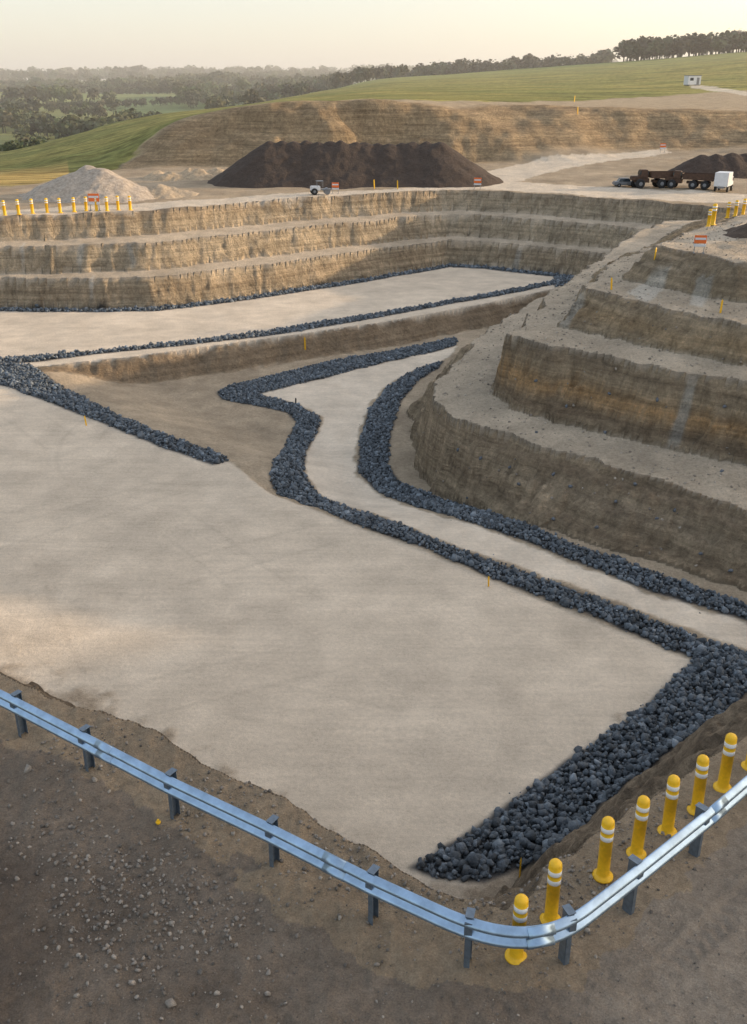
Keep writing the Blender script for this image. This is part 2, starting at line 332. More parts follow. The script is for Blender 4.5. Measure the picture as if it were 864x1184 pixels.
stv=math_(T,'MULTIPLY',mrange(T,st,.3,.7,.58,1.36),mrange(T,ly,.35,.65,.70,1.28))
stm=nd(T,'ShaderNodeMix'); T.links.new(fa,stm.inputs['Factor']); stm.inputs[2].default_value=1; T.links.new(stv,stm.inputs[3])
mp2=nd(T,'ShaderNodeMapping'); T.links.new(pos,mp2.inputs['Vector']); mp2.inputs['Rotation'].default_value=(0,0,math.radians(33)); mp2.inputs['Scale'].default_value=(.12,2.6,1)
sk=mrange(T,noise(T,mp2.outputs[0],1.5,6,.65),.3,.7,.92,1.06)
skm=nd(T,'ShaderNodeMix'); T.links.new(pa,skm.inputs['Factor']); skm.inputs[2].default_value=1; T.links.new(sk,skm.inputs[3])
mp3=nd(T,'ShaderNodeMapping'); T.links.new(pos,mp3.inputs['Vector']); mp3.inputs['Rotation'].default_value=(0,0,math.radians(24)); mp3.inputs['Scale'].default_value=(.03,.45,1)
gr=mrange(T,noise(T,mp3.outputs[0],1.0,4,.6),.35,.65,.58,1.4)
grm=nd(T,'ShaderNodeMix'); T.links.new(ga,grm.inputs['Factor']); grm.inputs[2].default_value=1; T.links.new(gr,grm.inputs[3])
f=math_(T,'MULTIPLY',a1,math_(T,'POWER',a2,mrange(T,pa,0,1,1,.5))); f=math_(T,'MULTIPLY',f,math_(T,'POWER',a2b,mrange(T,pa,0,1,1,.7))); f=math_(T,'MULTIPLY',f,stm.outputs[0]); f=math_(T,'MULTIPLY',f,skm.outputs[0]); f=math_(T,'MULTIPLY',f,grm.outputs[0])
T.links.new(vscale(T,ca,f),b.inputs['Base Color'])
b.inputs['Roughness'].default_value=.95; b.inputs['Specular IOR Level'].default_value=.15
hb=math_(T,'ADD',math_(T,'MULTIPLY',noise(T,pos,7,8,.72),.17),math_(T,'MULTIPLY',noise(T,pos,40,4,.7),.05))
amp=mrange(T,pa,0,1,1,.22); hb=math_(T,'MULTIPLY',hb,amp)
hb=math_(T,'ADD',hb,math_(T,'MULTIPLY',math_(T,'MULTIPLY',st,fa),1.0))
hb=math_(T,'ADD',hb,math_(T,'MULTIPLY',math_(T,'MULTIPLY',ly,fa),.5))
bp=nd(T,'ShaderNodeBump'); bp.inputs['Strength'].default_value=1; bp.inputs['Distance'].default_value=1; T.links.new(hb,bp.inputs['Height']); T.links.new(bp.outputs[0],b.inputs['Normal'])
me.materials.append(mt)
def simple(name,c,rough=.6,metal=0,var=.12,scale=6,bump=0.,attr=None):
    mt,T,b=newmat(name); tc=nd(T,'ShaderNodeTexCoord').outputs['Object']
    if attr:
        g_=nd(T,'ShaderNodeNewGeometry').outputs['Position']; tc=g_
    n=noise(T,tc,scale,6,.65); fac=mrange(T,n,.3,.7,1-var,1+var)
    if attr: src=nd(T,'ShaderNodeAttribute',attribute_name=attr).outputs['Color']
    else:
        rgb=nd(T,'ShaderNodeRGB'); rgb.outputs[0].default_value=(*c,1); src=rgb.outputs[0]
    T.links.new(vscale(T,src,fac),b.inputs['Base Color'])
    b.inputs['Roughness'].default_value=rough; b.inputs['Metallic'].default_value=metal
    if bump:
        bp=nd(T,'ShaderNodeBump'); bp.inputs['Distance'].default_value=bump; T.links.new(noise(T,tc,scale*2,8,.7),bp.inputs['Height']); T.links.new(bp.outputs[0],b.inputs['Normal'])
    return mt
m_rock=simple("riprap_mat",(0,0,0),.85,0,.3,9,.05,'tint')
m_yel=simple("yellow_plastic",(.80,.46,.012),.5,0,.14,14)
m_whi=simple("white_reflective",(.75,.75,.73),.4,0,.10,14)
m_gal=simple("galvanised_steel",(.33,.45,.60),.34,.85,.2,5)
m_post=simple("galvanised_post",(.16,.20,.25),.5,.6,.25,10)
m_bolt=simple("bolt_steel",(.25,.25,.26),.4,.9,.1,10)
m_blk=simple("black_rubber",(.02,.02,.022),.8,0,.2,10)
m_org=simple("orange_panel",(.75,.16,.03),.5,0,.1,8)
m_rust=simple("rusty_steel",(.085,.048,.032),.75,.1,.35,4)
m_wpt=simple("white_paint",(.62,.64,.68),.4,0,.08,4)
m_gry=simple("grey_paint",(.18,.19,.21),.4,0,.1,4)
m_glass=simple("dark_glass",(.03,.04,.05),.1,0,.05,4)
m_leaf=simple("foliage_mat",(0,0,0),.8,0,.2,.3,0,'tint')
# ------------------------------------------------------------------ rocks
def hull(seed,n=15):
    r=random.Random(seed); bm=bmesh.new()
    for _ in range(n):
        v=Vector((r.gauss(0,1),r.gauss(0,1),r.gauss(0,1))).normalized()*r.uniform(.8,1.05)
        bm.verts.new((v.x*1.0,v.y*r.uniform(.78,.9),v.z*.72))
    bmesh.ops.convex_hull(bm,input=bm.verts[:])
    bmesh.ops.delete(bm,geom=[v for v in bm.verts if not v.link_faces],context='VERTS')
    bmesh.ops.recalc_face_normals(bm,faces=bm.faces[:])
    bm.verts.index_update(); V=np.array([v.co[:] for v in bm.verts],F32); Fc=np.array([[v.index for v in f.verts] for f in bm.faces if len(f.verts)==3],np.int32)
    bm.free(); return V,Fc
def rot_mats(n):
    q=rng.normal(size=(n,4)); q/=np.linalg.norm(q,axis=1)[:,None]; w,x_,y_,z_=q.T
    return np.stack([np.stack([1-2*(y_*y_+z_*z_),2*(x_*y_-z_*w),2*(x_*z_+y_*w)],-1),np.stack([2*(x_*y_+z_*w),1-2*(x_*x_+z_*z_),2*(y_*z_-x_*w)],-1),np.stack([2*(x_*z_-y_*w),2*(y_*z_+x_*w),1-2*(x_*x_+y_*y_)],-1)],1).astype(F32)
def merge_instances(name,variants,pos_,size,tint,mat,rots=None):
    n=len(pos_); vi=rng.integers(0,len(variants),n); VS=[];FS=[];CS=[];off=0
    if rots is None: rots=rot_mats(n)
    for k,(V,Fc) in enumerate(variants):
        s=np.where(vi==k)[0]
        if not len(s): continue
        vv=np.einsum('nij,vj->nvi',rots[s],V)*size[s][:,None,None]+pos_[s][:,None,:]
        ff=Fc[None]+(np.arange(len(s))*len(V))[:,None,None]+off
        VS.append(vv.reshape(-1,3)); FS.append(ff.reshape(-1,Fc.shape[1])); CS.append(np.repeat(tint[s],len(V),0)); off+=len(s)*len(V)
    me=bpy.data.meshes.new(name); build_mesh(me,np.concatenate(VS),np.concatenate(FS),variants[0][1].shape[1]); attr_col(me,'tint',np.concatenate(CS))
    me.materials.append(mat); o=bpy.data.objects.new(name,me); scene.collection.objects.link(o); return o
rocks=[hull(s,18) for s in range(10)]
def fill_poly(pts,sp,jit=.48,mar=.07):
    xs=[p[0] for p in pts]; ys=[p[1] for p in pts]
    X_,Y_=np.meshgrid(np.arange(min(xs),max(xs),sp),np.arange(min(ys),max(ys),sp)); X_=X_.ravel()+rng.uniform(-jit,jit,X_.size)*sp; Y_=Y_.ravel()+rng.uniform(-jit,jit,Y_.size)*sp
    s=sdist(X_,Y_,pts)+rng.normal(0,.04,X_.size)+.12*fbm(X_*.8,Y_*.8,95,3)>mar; return X_[s],Y_[s]
RX=[];RY=[];RS=[];RZ=[]
for k,sp,sz in [('ripA',.21,.11),('ripB',.16,.092),('ripC',.25,.125),('ripD',.13,.08),('ripE',.13,.08),('ripF',.13,.084)]:
    for layer in range(3 if k=='ripF' else 2):
        X_,Y_=fill_poly(W[k],sp*(1 if layer==0 else 1.2),mar=.06+.08*layer); S_=sz*rng.lognormal(0,.38,len(X_))
        S_=np.clip(S_,.04,.22); RX.append(X_);RY.append(Y_);RS.append(S_);RZ.append(np.full(len(X_),.03+.065*layer))
RX=np.concatenate(RX);RY=np.concatenate(RY);RS=np.concatenate(RS);RZ=np.concatenate(RZ)
k=rng.choice(len(RX),1200)
RX=np.concatenate([RX,RX[k]+rng.normal(0,.22,1200)]);RY=np.concatenate([RY,RY[k]+rng.normal(0,.22,1200)]);RS=np.concatenate([RS,RS[k]*.35]);RZ=np.concatenate([RZ,np.zeros(1200)])
rz=terrain(RX,RY)+RZ
br=rng.uniform(.5,1.7,len(RX))[:,None]; tint=C(.098,.116,.136)*br; wv=rng.random(len(RX))<.10; tint=np.where(wv[:,None],tint*1.4+.02,tint)
merge_instances("riprap_stones",rocks,np.stack([RX,RY,rz],1).astype(F32),RS.astype(F32),tint.astype(F32),m_rock)
def scatter(uvs,n,sig,smin,smax,pw=2.2):
    c=np.array([P(u,v,0) for u,v in uvs]); k=rng.integers(0,len(c),n); X_=c[k,0]+rng.normal(0,sig,n); Y_=c[k,1]+rng.normal(0,sig,n)
    S_=smin+(smax-smin)*rng.random(n)**pw; return X_,Y_,S_
A=[scatter([(60,950),(110,990),(150,1030),(190,1010),(230,1050),(260,1070),(130,1080),(90,1050),(180,1080)],1600,.36,.006,.045,3.6),
   scatter([(60,940),(200,1040),(260,1080),(330,1100),(120,1000)],700,.9,.006,.05,4.5),
   scatter([(300,1100),(500,1130),(600,1160),(700,1130),(800,1080),(100,1150),(20,1100)],2200,1.2,.005,.026,3),
   scatter([(100,860),(250,930),(400,1000),(520,1040),(650,1030),(760,960)],2200,.45,.006,.045,3.4)]
X_=np.concatenate([a[0] for a in A]);Y_=np.concatenate([a[1] for a in A]);S_=np.concatenate([a[2] for a in A])
big=[(32,893,.10),(197,1160,.08),(152,1130,.05),(183,1112,.035),(66,1000,.055),(270,965,.045),(300,1103,.045),(400,1110,.04),(120,1025,.05),(60,963,.055),(205,1118,.035),(243,1040,.055),(436,1112,.045),(110,905,.055),(160,1000,.05),(190,1147,.045),(160,1055,.045),(225,1075,.04),(20,1015,.05),(90,1100,.04)]
for u,v,s in big:
    p=P(u,v,0); X_=np.append(X_,p[0]);Y_=np.append(Y_,p[1]);S_=np.append(S_,s)
tint=C(.32,.28,.24)*rng.uniform(.4,1.3,len(X_))[:,None]
merge_instances("gravel",rocks,np.stack([X_,Y_,terrain(X_,Y_)+S_*.25],1).astype(F32),S_.astype(F32),tint.astype(F32),m_rock)
X_=rng.uniform(1,20,7000);Y_=rng.uniform(26,62,7000)
zt,mm=terrain(X_,Y_,True); s=(mm['mound']>.5)&((mm['bench']>.5)|(rng.random(len(X_))<.25)); X_=X_[s];Y_=Y_[s];zt=zt[s];S_=.02+.08*rng.random(len(X_))**4
merge_instances("loose_stones",rocks,np.stack([X_,Y_,zt],1).astype(F32),S_.astype(F32),(C(.36,.31,.25)*rng.uniform(.5,1.3,len(X_))[:,None]).astype(F32),m_rock)
bolts=G([(620,440),(705,455),(760,462),(838,470),(655,470),(700,500),(640,548),(660,562),(712,580),(590,540),(845,660),(780,590),(735,560),(530,520),(556,530),(600,560),(640,600),(690,610),(760,600),(810,640),(835,545),(620,500)])
merge_instances("face_boulders",rocks,np.array(bolts,F32),np.array([.11]*len(bolts),F32),np.repeat(C(.14,.155,.175),len(bolts),0),m_rock)
# ------------------------------------------------------------------ guardrail
def link(o): scene.collection.objects.link(o); return o
def empty(name,loc=(0,0,0),rz=0,s=1.):
    e=bpy.data.objects.new(name,None); e.location=loc; e.rotation_euler=(0,0,rz); e.scale=(s,s,s); return link(e)
def from_bm(bm,name,mats,parent=None,smooth=False,loc=(0,0,0),rz=0):
    me=bpy.data.meshes.new(name); bm.normal_update(); bm.to_mesh(me); bm.free()
    for mm_ in mats: me.materials.append(mm_)
    if smooth:
        for p in me.polygons: p.use_smooth=True
    o=link(bpy.data.objects.new(name,me)); o.parent=parent; o.location=loc; o.rotation_euler=(0,0,rz); return o
def box(name,size,loc,mat,parent=None,bev=.02,rz=0,rx=0,taper=None):
    bm=bmesh.new(); bmesh.ops.create_cube(bm,size=1)
    for v in bm.verts:
        if taper and v.co.z>0: v.co.x*=taper[0]; v.co.y*=taper[1]
        v.co=Vector((v.co.x*size[0],v.co.y*size[1],v.co.z*size[2]))
    if bev: bmesh.ops.bevel(bm,geom=bm.edges[:],offset=bev,segments=2,affect='EDGES')
    o=from_bm(bm,name,[mat],parent,False,loc,rz); o.rotation_euler=(rx,0,rz); return o
def cyl(name,r,h,loc,mat,parent=None,axis='Z',r2=None,seg=24):
    bm=bmesh.new(); bmesh.ops.create_cone(bm,cap_ends=True,segments=seg,radius1=r,radius2=r if r2 is None else r2,depth=h)
    bmesh.ops.bevel(bm,geom=[e for e in bm.edges if any(len(f.verts)>4 for f in e.link_faces)],offset=min(r*.12,h*.1),segments=1,affect='EDGES')
    o=from_bm(bm,name,[mat],parent,False,loc)
    if axis=='X': o.rotation_euler=(0,math.pi/2,0)
    if axis=='Y': o.rotation_euler=(math.pi/2,0,0)
    return o
post_uv=[(27,848),(105,890),(203,943),(318,1000),(432,1060),(541,1112),(652,1108),(727,1048),(803,985)]
posts=[P(u,v,0) for u,v in post_uv]
posts=[(posts[0][0]-1.5*k,posts[0][1]+1.0*k) for k in (4,3,2,1)]+posts+[(posts[-1][0]+1.25*k,posts[-1][1]+1.12*k) for k in (1,2,3,4,5)]
off=.13
path=[]
def offs(p,q_,s):
    d=np.array(q_)-np.array(p); d/=np.linalg.norm(d); return np.array([d[1],-d[0]])*s
left=[np.array(p) for p in posts[:10]]; right_=[np.array(p) for p in posts[10:]]
for i in range(9): path.append(left[i]+offs(left[i],left[i+1],off))
dl=left[9]-left[8]; dl/=np.linalg.norm(dl); dr_=right_[1]-right_[0]; dr_/=np.linalg.norm(dr_)
pa_=left[9]+offs(left[8],left[9],off)-dl*.35; pb_=right_[0]+offs(right_[0],right_[1],off)+dr_*.25
A_=np.stack([dl,-dr_],1); tt_=np.linalg.solve(A_,pb_-pa_); ctrl=pa_+dl*tt_[0]
for k in range(17):
    s=k/16; c1=pa_+(ctrl-pa_)*.72; c2=pb_+(ctrl-pb_)*.72
    path.append((1-s)**3*pa_+3*(1-s)**2*s*c1+3*(1-s)*s*s*c2+s**3*pb_)
for i in range(1,len(right_)): path.append(right_[i]+offs(right_[i-1],right_[i],off))
dp=[path[0]]
for a,b_ in zip(path[:-1],path[1:]):
    n=max(1,int(np.linalg.norm(b_-a)/.25))
    for k in range(1,n+1): dp.append(a+(b_-a)*k/n)
dp=np.array(dp)
prof=[(-.005,-.155),(.012,-.150),(.030,-.135),(.062,-.112),(.078,-.090),(.078,-.068),(.062,-.048),(.018,-.020),(.008,0),(.018,.020),(.062,.048),(.078,.068),(.078,.090),(.062,.112),(.030,.135),(.012,.150),(-.005,.155)]
bm=bmesh.new(); rows=[]
for i in range(len(dp)):
    a=dp[max(i-1,0)]; c=dp[min(i+1,len(dp)-1)]; d=(c-a)/np.linalg.norm(c-a); nrm=np.array([d[1],-d[0]])
    rows.append([bm.verts.new((dp[i][0]+nrm[0]*(o-.07),dp[i][1]+nrm[1]*(o-.07),.58+z_)) for o,z_ in prof])
for i in range(len(rows)-1):
    for j in range(len(prof)-1): bm.faces.new((rows[i][j],rows[i+1][j],rows[i+1][j+1],rows[i][j+1]))
gr_=empty("guardrail")
beam=from_bm(bm,"w_beam",[m_gal],gr_,True); sd=beam.modifiers.new("s",'SOLIDIFY'); sd.thickness=.006; sd.offset=0
for i,p in enumerate(posts):
    a=posts[max(i-1,0)]; c=posts[min(i+1,len(posts)-1)]; an=math.atan2(c[1]-a[1],c[0]-a[0])
    bm=bmesh.new()
    def bx(sx,sy,sz,cx,cy,cz):
        r=bmesh.ops.create_cube(bm,size=1)
        for v in r['verts']: v.co=Vector((v.co.x*sx+cx,v.co.y*sy+cy,v.co.z*sz+cz))
    bx(.008,.12,1.0,-.035,0,.25); bx(.062,.008,1.0,0,-.064,.25); bx(.062,.008,1.0,0,.064,.25); bx(.10,.15,.008,0,0,.755)
    bx(.09,.045,.20,0,-.09,.60)
    from_bm(bm,"post_%d"%(i+1),[m_post],gr_,False,(p[0],p[1],0),an)
    nn=np.array([math.sin(an),-math.cos(an)])
    cyl("bolt_%d"%(i+1),.018,.02,(p[0]+nn[0]*(off-.055),p[1]+nn[1]*(off-.055),.58),m_bolt,gr_,'Y',seg=8)
for t_i in range(6,len(dp)-2,15):
    a=dp[t_i-1]; c=dp[t_i+1]; d=(c-a)/np.linalg.norm(c-a); nrm=np.array([d[1],-d[0]]); bm=bmesh.new(); rws=[]
    for s in (-.16,.16):
        base=dp[t_i]+d*s; rws.append([bm.verts.new((base[0]+nrm[0]*(o-.063),base[1]+nrm[1]*(o-.063),.58+z_)) for o,z_ in prof])
    for j in range(len(prof)-1): bm.faces.new((rws[0][j],rws[1][j],rws[1][j+1],rws[0][j+1]))
    o=from_bm(bm,"splice_%d"%t_i,[m_gal],gr_,True); s_=o.modifiers.new("s",'SOLIDIFY'); s_.thickness=.004; s_.offset=0
# ------------------------------------------------------------------ bollards
def bollard_mesh():
    R=.082; pr=[(0,.0,0),(.135,.0,0),(.135,.025,0),(.10,.04,0),(.09,.05,0),(R,.07,0),(R,.66,0),(R+.002,.662,1),(R+.002,.735,1),(R,.737,0),(R,.80,0),(R+.002,.802,1),(R+.002,.875,1),(R,.877,0),(R,.93,0),(R*.94,.962,0),(R*.72,.988,0),(R*.4,1.0,0),(0.0,1.004,0)]
    bm=bmesh.new(); S=28; rings=[]
    for r,z_,_ in pr: rings.append([bm.verts.new((max(r,.001)*math.cos(2*math.pi*k/S),max(r,.001)*math.sin(2*math.pi*k/S),z_)) for k in range(S)])
    for i in range(len(pr)-1):
        for k in range(S):
            f=bm.faces.new((rings[i][k],rings[i][(k+1)%S],rings[i+1][(k+1)%S],rings[i+1][k])); f.material_index=1 if pr[i][2] and pr[i+1][2] else 0; f.smooth=True
    me=bpy.data.meshes.new("bollard"); bm.to_mesh(me); bm.free(); me.materials.append(m_yel); me.materials.append(m_whi); return me
bme=bollard_mesh()
near_b=[P(u,v,0) for u,v in [(597,1103),(637,1060),(697,1013),(736,985),(772,959),(806,934),(836,908),(868,884)]]
far_b=[p[:2] for p in G([(6,249),(22,248),(38,247),(55,246),(70,246),(86,245),(100,244),(112,244),(124,244),(137,243),(151,243),(819,262),(824,260),(841,252),(850,250),(859,248)])]
allb=near_b+far_b; bz=terrain(np.array([p[0] for p in allb]),np.array([p[1] for p in allb]))
for i,p in enumerate(allb):
    o=link(bpy.data.objects.new("bollard",bme)); o.location=(p[0],p[1],bz[i]-.01); o.rotation_euler=(random.uniform(-.02,.02),random.uniform(-.02,.02),random.random()*6)
    o.scale=(.98,.98,.95+random.uniform(-.02,.02)) if i<8 else (1.5,1.5,1.15)
# ------------------------------------------------------------------ stakes
def stake(p,h,w=.03,mat=m_yel):
    bm=bmesh.new(); r=bmesh.ops.create_cube(bm,size=1)
    for v in r['verts']: v.co=Vector((v.co.x*w,v.co.y*w*.6,(v.co.z+.5)*h*.88-.03))
    top=[v for v in bm.verts if v.co.z>h*.5]; f=[f for f in bm.faces if all(v in top for v in f.verts)]
    e=bmesh.ops.extrude_face_region(bm,geom=f); vs=[v for v in e['geom'] if isinstance(v,bmesh.types.BMVert)]
    for v in vs: v.co=Vector((v.co.x*.2,v.co.y*.2,v.co.z+h*.12))
    o=from_bm(bm,"survey_stake",[mat],None,False,p,random.random()); o.rotation_euler=(random.uniform(-.06,.06),random.uniform(-.06,.06),random.random())
sg=G([(100,492),(565,678),(601,1014),(353,404),(342,468),(433,218),(707,335),(757,300),(833,362),(664,118),(668,132),(460,219)])
for (p,h,w,mm_) in zip(sg,[.55,.42,.55,.9,.45,.9,.6,.6,.6,1.0,1.0,.9],[.06,.05,.035,.09,.08,.1,.07,.07,.07,.12,.12,.1],[m_yel,m_yel,m_yel,m_yel,m_blk]+[m_yel]*7): stake(p,h,w,mm_)
q0=P(183,950,0); mk=empty("marker_cap",(q0[0],q0[1],float(terrain(np.array([q0[0]]),np.array([q0[1]]))[0]))); cyl("base",.035,.03,(0,0,.012),m_yel,mk); cyl("cap",.024,.04,(0,0,.045),m_yel,mk,r2=.014)
# ------------------------------------------------------------------ signs and vehicles
def sign(p,s=1.):
    e=empty("warning_sign",p,random.uniform(-.2,.2),s)
    box("panel",(.9,.04,.6),(0,0,1.05),m_org,e,.01); box("white_band",(.8,.012,.16),(0,-.03,1.1),m_wpt,e,0); box("lower_board",(.9,.04,.18),(0,0,.6),m_wpt,e,.01)
    for k in (-1,1): cyl("leg",.03,1.4,(k*.36,.05,.68),m_gry,e,seg=8); box("foot",(.08,.6,.06),(k*.36,.05,.03),m_gry,e,.01)
for p,s in zip(G([(110,244),(388,224),(552,219),(808,293),(766,176)]),[1.,.75,.8,.6,.8]): sign(p,s)
def wheel(e,xx,yy,r,w,n): 
    cyl("wheel_%d"%n,r,w,(xx,yy,r),m_blk,e,'Y'); cyl("hub_%d"%n,r*.45,w*1.08,(xx,yy,r),m_gry,e,'Y',seg=12)
def box_truck(p,rz,s):
    e=empty("box_truck",p,rz,s); box("chassis",(4.2,.9,.2),(0,0,.6),m_gry,e); box("cargo_box",(2.7,1.8,1.75),(-.7,0,1.6),m_wpt,e,.04)
    box("cab",(1.2,1.7,1.3),(1.4,0,1.25),m_wpt,e,.1,taper=(.8,.92)); box("windscreen",(.05,1.35,.5),(1.93,0,1.55),m_glass,e,.01); box("side_window_l",(.5,.02,.42),(1.5,-.85,1.5),m_glass,e,0); box("side_window_r",(.5,.02,.42),(1.5,.85,1.5),m_glass,e,0); box("bumper",(.12,1.7,.22),(2.05,0,.55),m_gry,e)
    for n,(a,c) in enumerate([(1.35,-.8),(1.35,.8),(-1.2,-.8),(-1.2,.8)]): wheel(e,a,c,.4,.25,n)
def dump_truck(p,rz,s,mat=m_rust):
    e=empty("dump_truck",p,rz,s); box("rear_chassis",(3.0,1.0,.3),(-1,0,.8),mat,e); box("front_chassis",(1.6,1.2,.5),(1.9,0,.9),mat,e)
    bm=bmesh.new(); L=[(-2.8,1.0),(-2.6,1.1),(.9,1.2),(1.1,1.9),(-3.1,1.9)]
    va=[bm.verts.new((a,-.95,c)) for a,c in L]; vb=[bm.verts.new((a,.95,c)) for a,c in L]; bm.faces.new(va); bm.faces.new(vb[::-1])
    for i in range(5):
        if i!=3: bm.faces.new((va[i],vb[i],vb[(i+1)%5],va[(i+1)%5]))
    bmesh.ops.recalc_face_normals(bm,faces=bm.faces[:]); from_bm(bm,"tipper_body",[mat],e)
    box("cab",(1.1,1.1,1.0),(1.75,0,1.65),mat,e,.08,taper=(.85,.9)); box("cab_glass",(1.12,1.0,.42),(1.75,0,1.8),m_glass,e,.03,taper=(.92,.95)); box("bonnet",(1.1,1.1,.5),(2.7,0,1.15),mat,e,.08)
    for n,(a,c) in enumerate([(2.3,-.85),(2.3,.85),(-.4,-.85),(-.4,.85),(-1.9,-.85),(-1.9,.85)]): wheel(e,a,c,.55,.45,n)
def car(p,rz,s):
    e=empty("parked_car",p,rz,s); box("body",(3.9,1.65,.6),(0,0,.6),m_gry,e,.15); box("cabin",(2.1,1.5,.55),(-.2,0,1.1),m_glass,e,.1,taper=(.75,.85)); box("roof",(1.5,1.2,.06),(-.2,0,1.39),m_gry,e,.02)
    for n,(a,c) in enumerate([(1.2,-.75),(1.2,.75),(-1.2,-.75),(-1.2,.75)]): wheel(e,a,c,.32,.2,n)
def roller(p,rz,s):
    e=empty("road_roller",p,rz,s); cyl("drum",.5,1.2,(1.1,0,.5),m_gry,e,'Y'); box("drum_frame",(1.5,1.35,.2),(1.0,0,.75),m_gry,e); box("engine_body",(1.5,1.1,.7),(-.7,0,.95),m_wpt,e,.1); box("canopy",(1.1,1.1,.08),(.0,0,2.0),m_gry,e,.02)
    for k in (-1,1):
        for l in (-1,1): cyl("canopy_post",.03,.9,(l*.45,k*.45,1.55),m_gry,e,seg=8)
    wheel(e,-.9,-.5,.5,.35,1); wheel(e,-.9,.5,.5,.35,2)
vg=G([(836,221),(758,217),(798,218),(722,216),(370,225),(800,99)])
box_truck(vg[0],math.radians(60),.72); dump_truck(vg[1],math.radians(185),.8); dump_truck(vg[2],math.radians(155),.75); car(vg[3],.1,.6); roller(vg[4],.2,.6)
e=empty("site_cabin",vg[5],.3,.7); box("cabin_body",(4.5,2.4,2.5),(0,0,1.5),m_wpt,e,.05); box("cabin_roof",(4.7,2.6,.15),(0,0,2.85),m_gry,e,.03); box("door",(.9,.04,1.9),(1.2,-1.22,1.3),m_gry,e,.01); box("window",(1.2,.04,.8),(-1,-1.22,1.8),m_glass,e,.01)
for a in (-1.8,1.8): box("skid",(.3,2.2,.3),(a,0,.15),m_gry,e,.02)
# ------------------------------------------------------------------ stockpiles
def pile(name,cones,slope,c,rough,seed,step=.14,warp=.5):
    xs=[k[0] for k in cones]; ys=[k[1] for k in cones]; R=max(k[2] for k in cones)/slope+1.5
    gx_=np.arange(min(xs)-R,max(xs)+R,step); gy_=np.arange(min(ys)-R,max(ys)+R,step*1.3); X_,Y_=np.meshgrid(gx_,gy_,indexing='ij'); sh=X_.shape; X_=X_.ravel();Y_=Y_.ravel()
    wx=X_+warp*fbm(X_/1.5,Y_/1.5,seed,3); wy=Y_+warp*fbm(X_/1.5,Y_/1.5,seed+3,3)
    h=np.full(X_.shape,-2.)
    for cx,cy,ch in cones:
        d=np.sqrt((wx-cx)**2+(wy-cy)**2+.12); h=np.maximum(h,ch-slope*d)
    h=h+rough*fbm(X_*1.2,Y_*1.2,seed+9,4)
    z_=terrain(X_,Y_)+np.maximum(h,-.4)-.02
    me=bpy.data.meshes.new(name); a_,b_=sh; ii,jj=np.meshgrid(np.arange(a_-1),np.arange(b_-1),indexing='ij')
    q=np.stack([ii*b_+jj,(ii+1)*b_+jj,(ii+1)*b_+jj+1,ii*b_+jj+1],-1).reshape(-1,4)
    keep=(h.reshape(-1)[q]>-.35).any(1); build_mesh(me,np.stack([X_,Y_,z_],1),q[keep],4); me.polygons.foreach_set('use_smooth',np.ones(keep.sum(),bool))
    me.materials.append(simple(name+"_mat",c,.95,0,.3,3,.15)); return link(bpy.data.objects.new(name,me))
cn=[(-10.8+i*1.25+random.uniform(-.15,.15),108.5+random.uniform(-.3,.3),(4.2+.15*math.sin(i*.5))+random.uniform(-.07,.07)) for i in range(15)]
pile("soil_stockpile",cn+[(8,108.5,3.5),(9.2,108.5,2.7),(-12,108,3.4),(-13.2,108,2.5)],.62,(.06,.042,.032),.14,3,warp=.2)
pile("gravel_stockpile",[(-27.5,93,2.3),(-25.8,93.5,2.9),(-24.8,92.6,2.7),(-29,94,1.8)],.5,(.40,.34,.28),.2,5)
pile("gravel_stockpile",[(-20,94,1.2),(-18.6,95,.9)],.45,(.40,.32,.23),.2,6)
pile("soil_stockpile",[(36+i*1.6,113+random.uniform(-.3,.3),2.3+random.uniform(-.1,.1)) for i in range(9)],.55,(.06,.04,.03),.15,7,warp=.25)
pile("spoil_heap",[(-24+i*1.7+random.uniform(-.5,.5),113+random.uniform(-2,2),random.uniform(.5,1.3)) for i in range(9)],.5,(.44,.34,.23),.3,8)
pile("soil_stockpile",[(19.5,50.5,.7),(20.8,51,.9),(22,52,.8)],.4,(.08,.055,.04),.15,9)
# ------------------------------------------------------------------ woodland
def tree_var(seed):
    r=np.random.default_rng(seed); lobes=[(r.uniform(-.28,.28),r.uniform(-.28,.28),r.uniform(.4,.85),r.uniform(.16,.3)) for _ in range(8)]
    V=[];Fc=[]
    for _ in range(230):
        l=lobes[r.integers(8)]; d=r.normal(size=3); d/=np.linalg.norm(d); c=np.array(l[:3])+d*l[3]*r.uniform(.65,1.05); c[2]=max(c[2],.12)
        a=r.normal(size=3); a/=np.linalg.norm(a); b_=np.cross(a,d+.3*r.normal(size=3)); b_/=np.linalg.norm(b_)+1e-6; s=r.uniform(.035,.08); k=len(V)
        V+=[c-a*s-b_*s*.7,c+a*s-b_*s,c+a*s*.8+b_*s,c-a*s+b_*s*.9]; Fc.append([k,k+1,k+2,k+3])
    def limb(p,q_,r0,r1):
        p=np.array(p);q_=np.array(q_); k=len(V)
        for (c,rr_) in ((p,r0),(q_,r1)):
            for j in range(5): V.append(c+rr_*np.array([math.cos(j*1.2566),math.sin(j*1.2566),0]))
        for j in range(5): Fc.append([k+j,k+(j+1)%5,k+5+(j+1)%5,k+5+j])
    limb((0,0,-.05),(0,0,.5),.03,.018)
    for l in lobes[:4]: limb((0,0,.3+.1*r.random()),l[:3],.015,.006)
    return np.array(V,F32),np.array(Fc,np.int32)
tv=[tree_var(s) for s in range(7)]
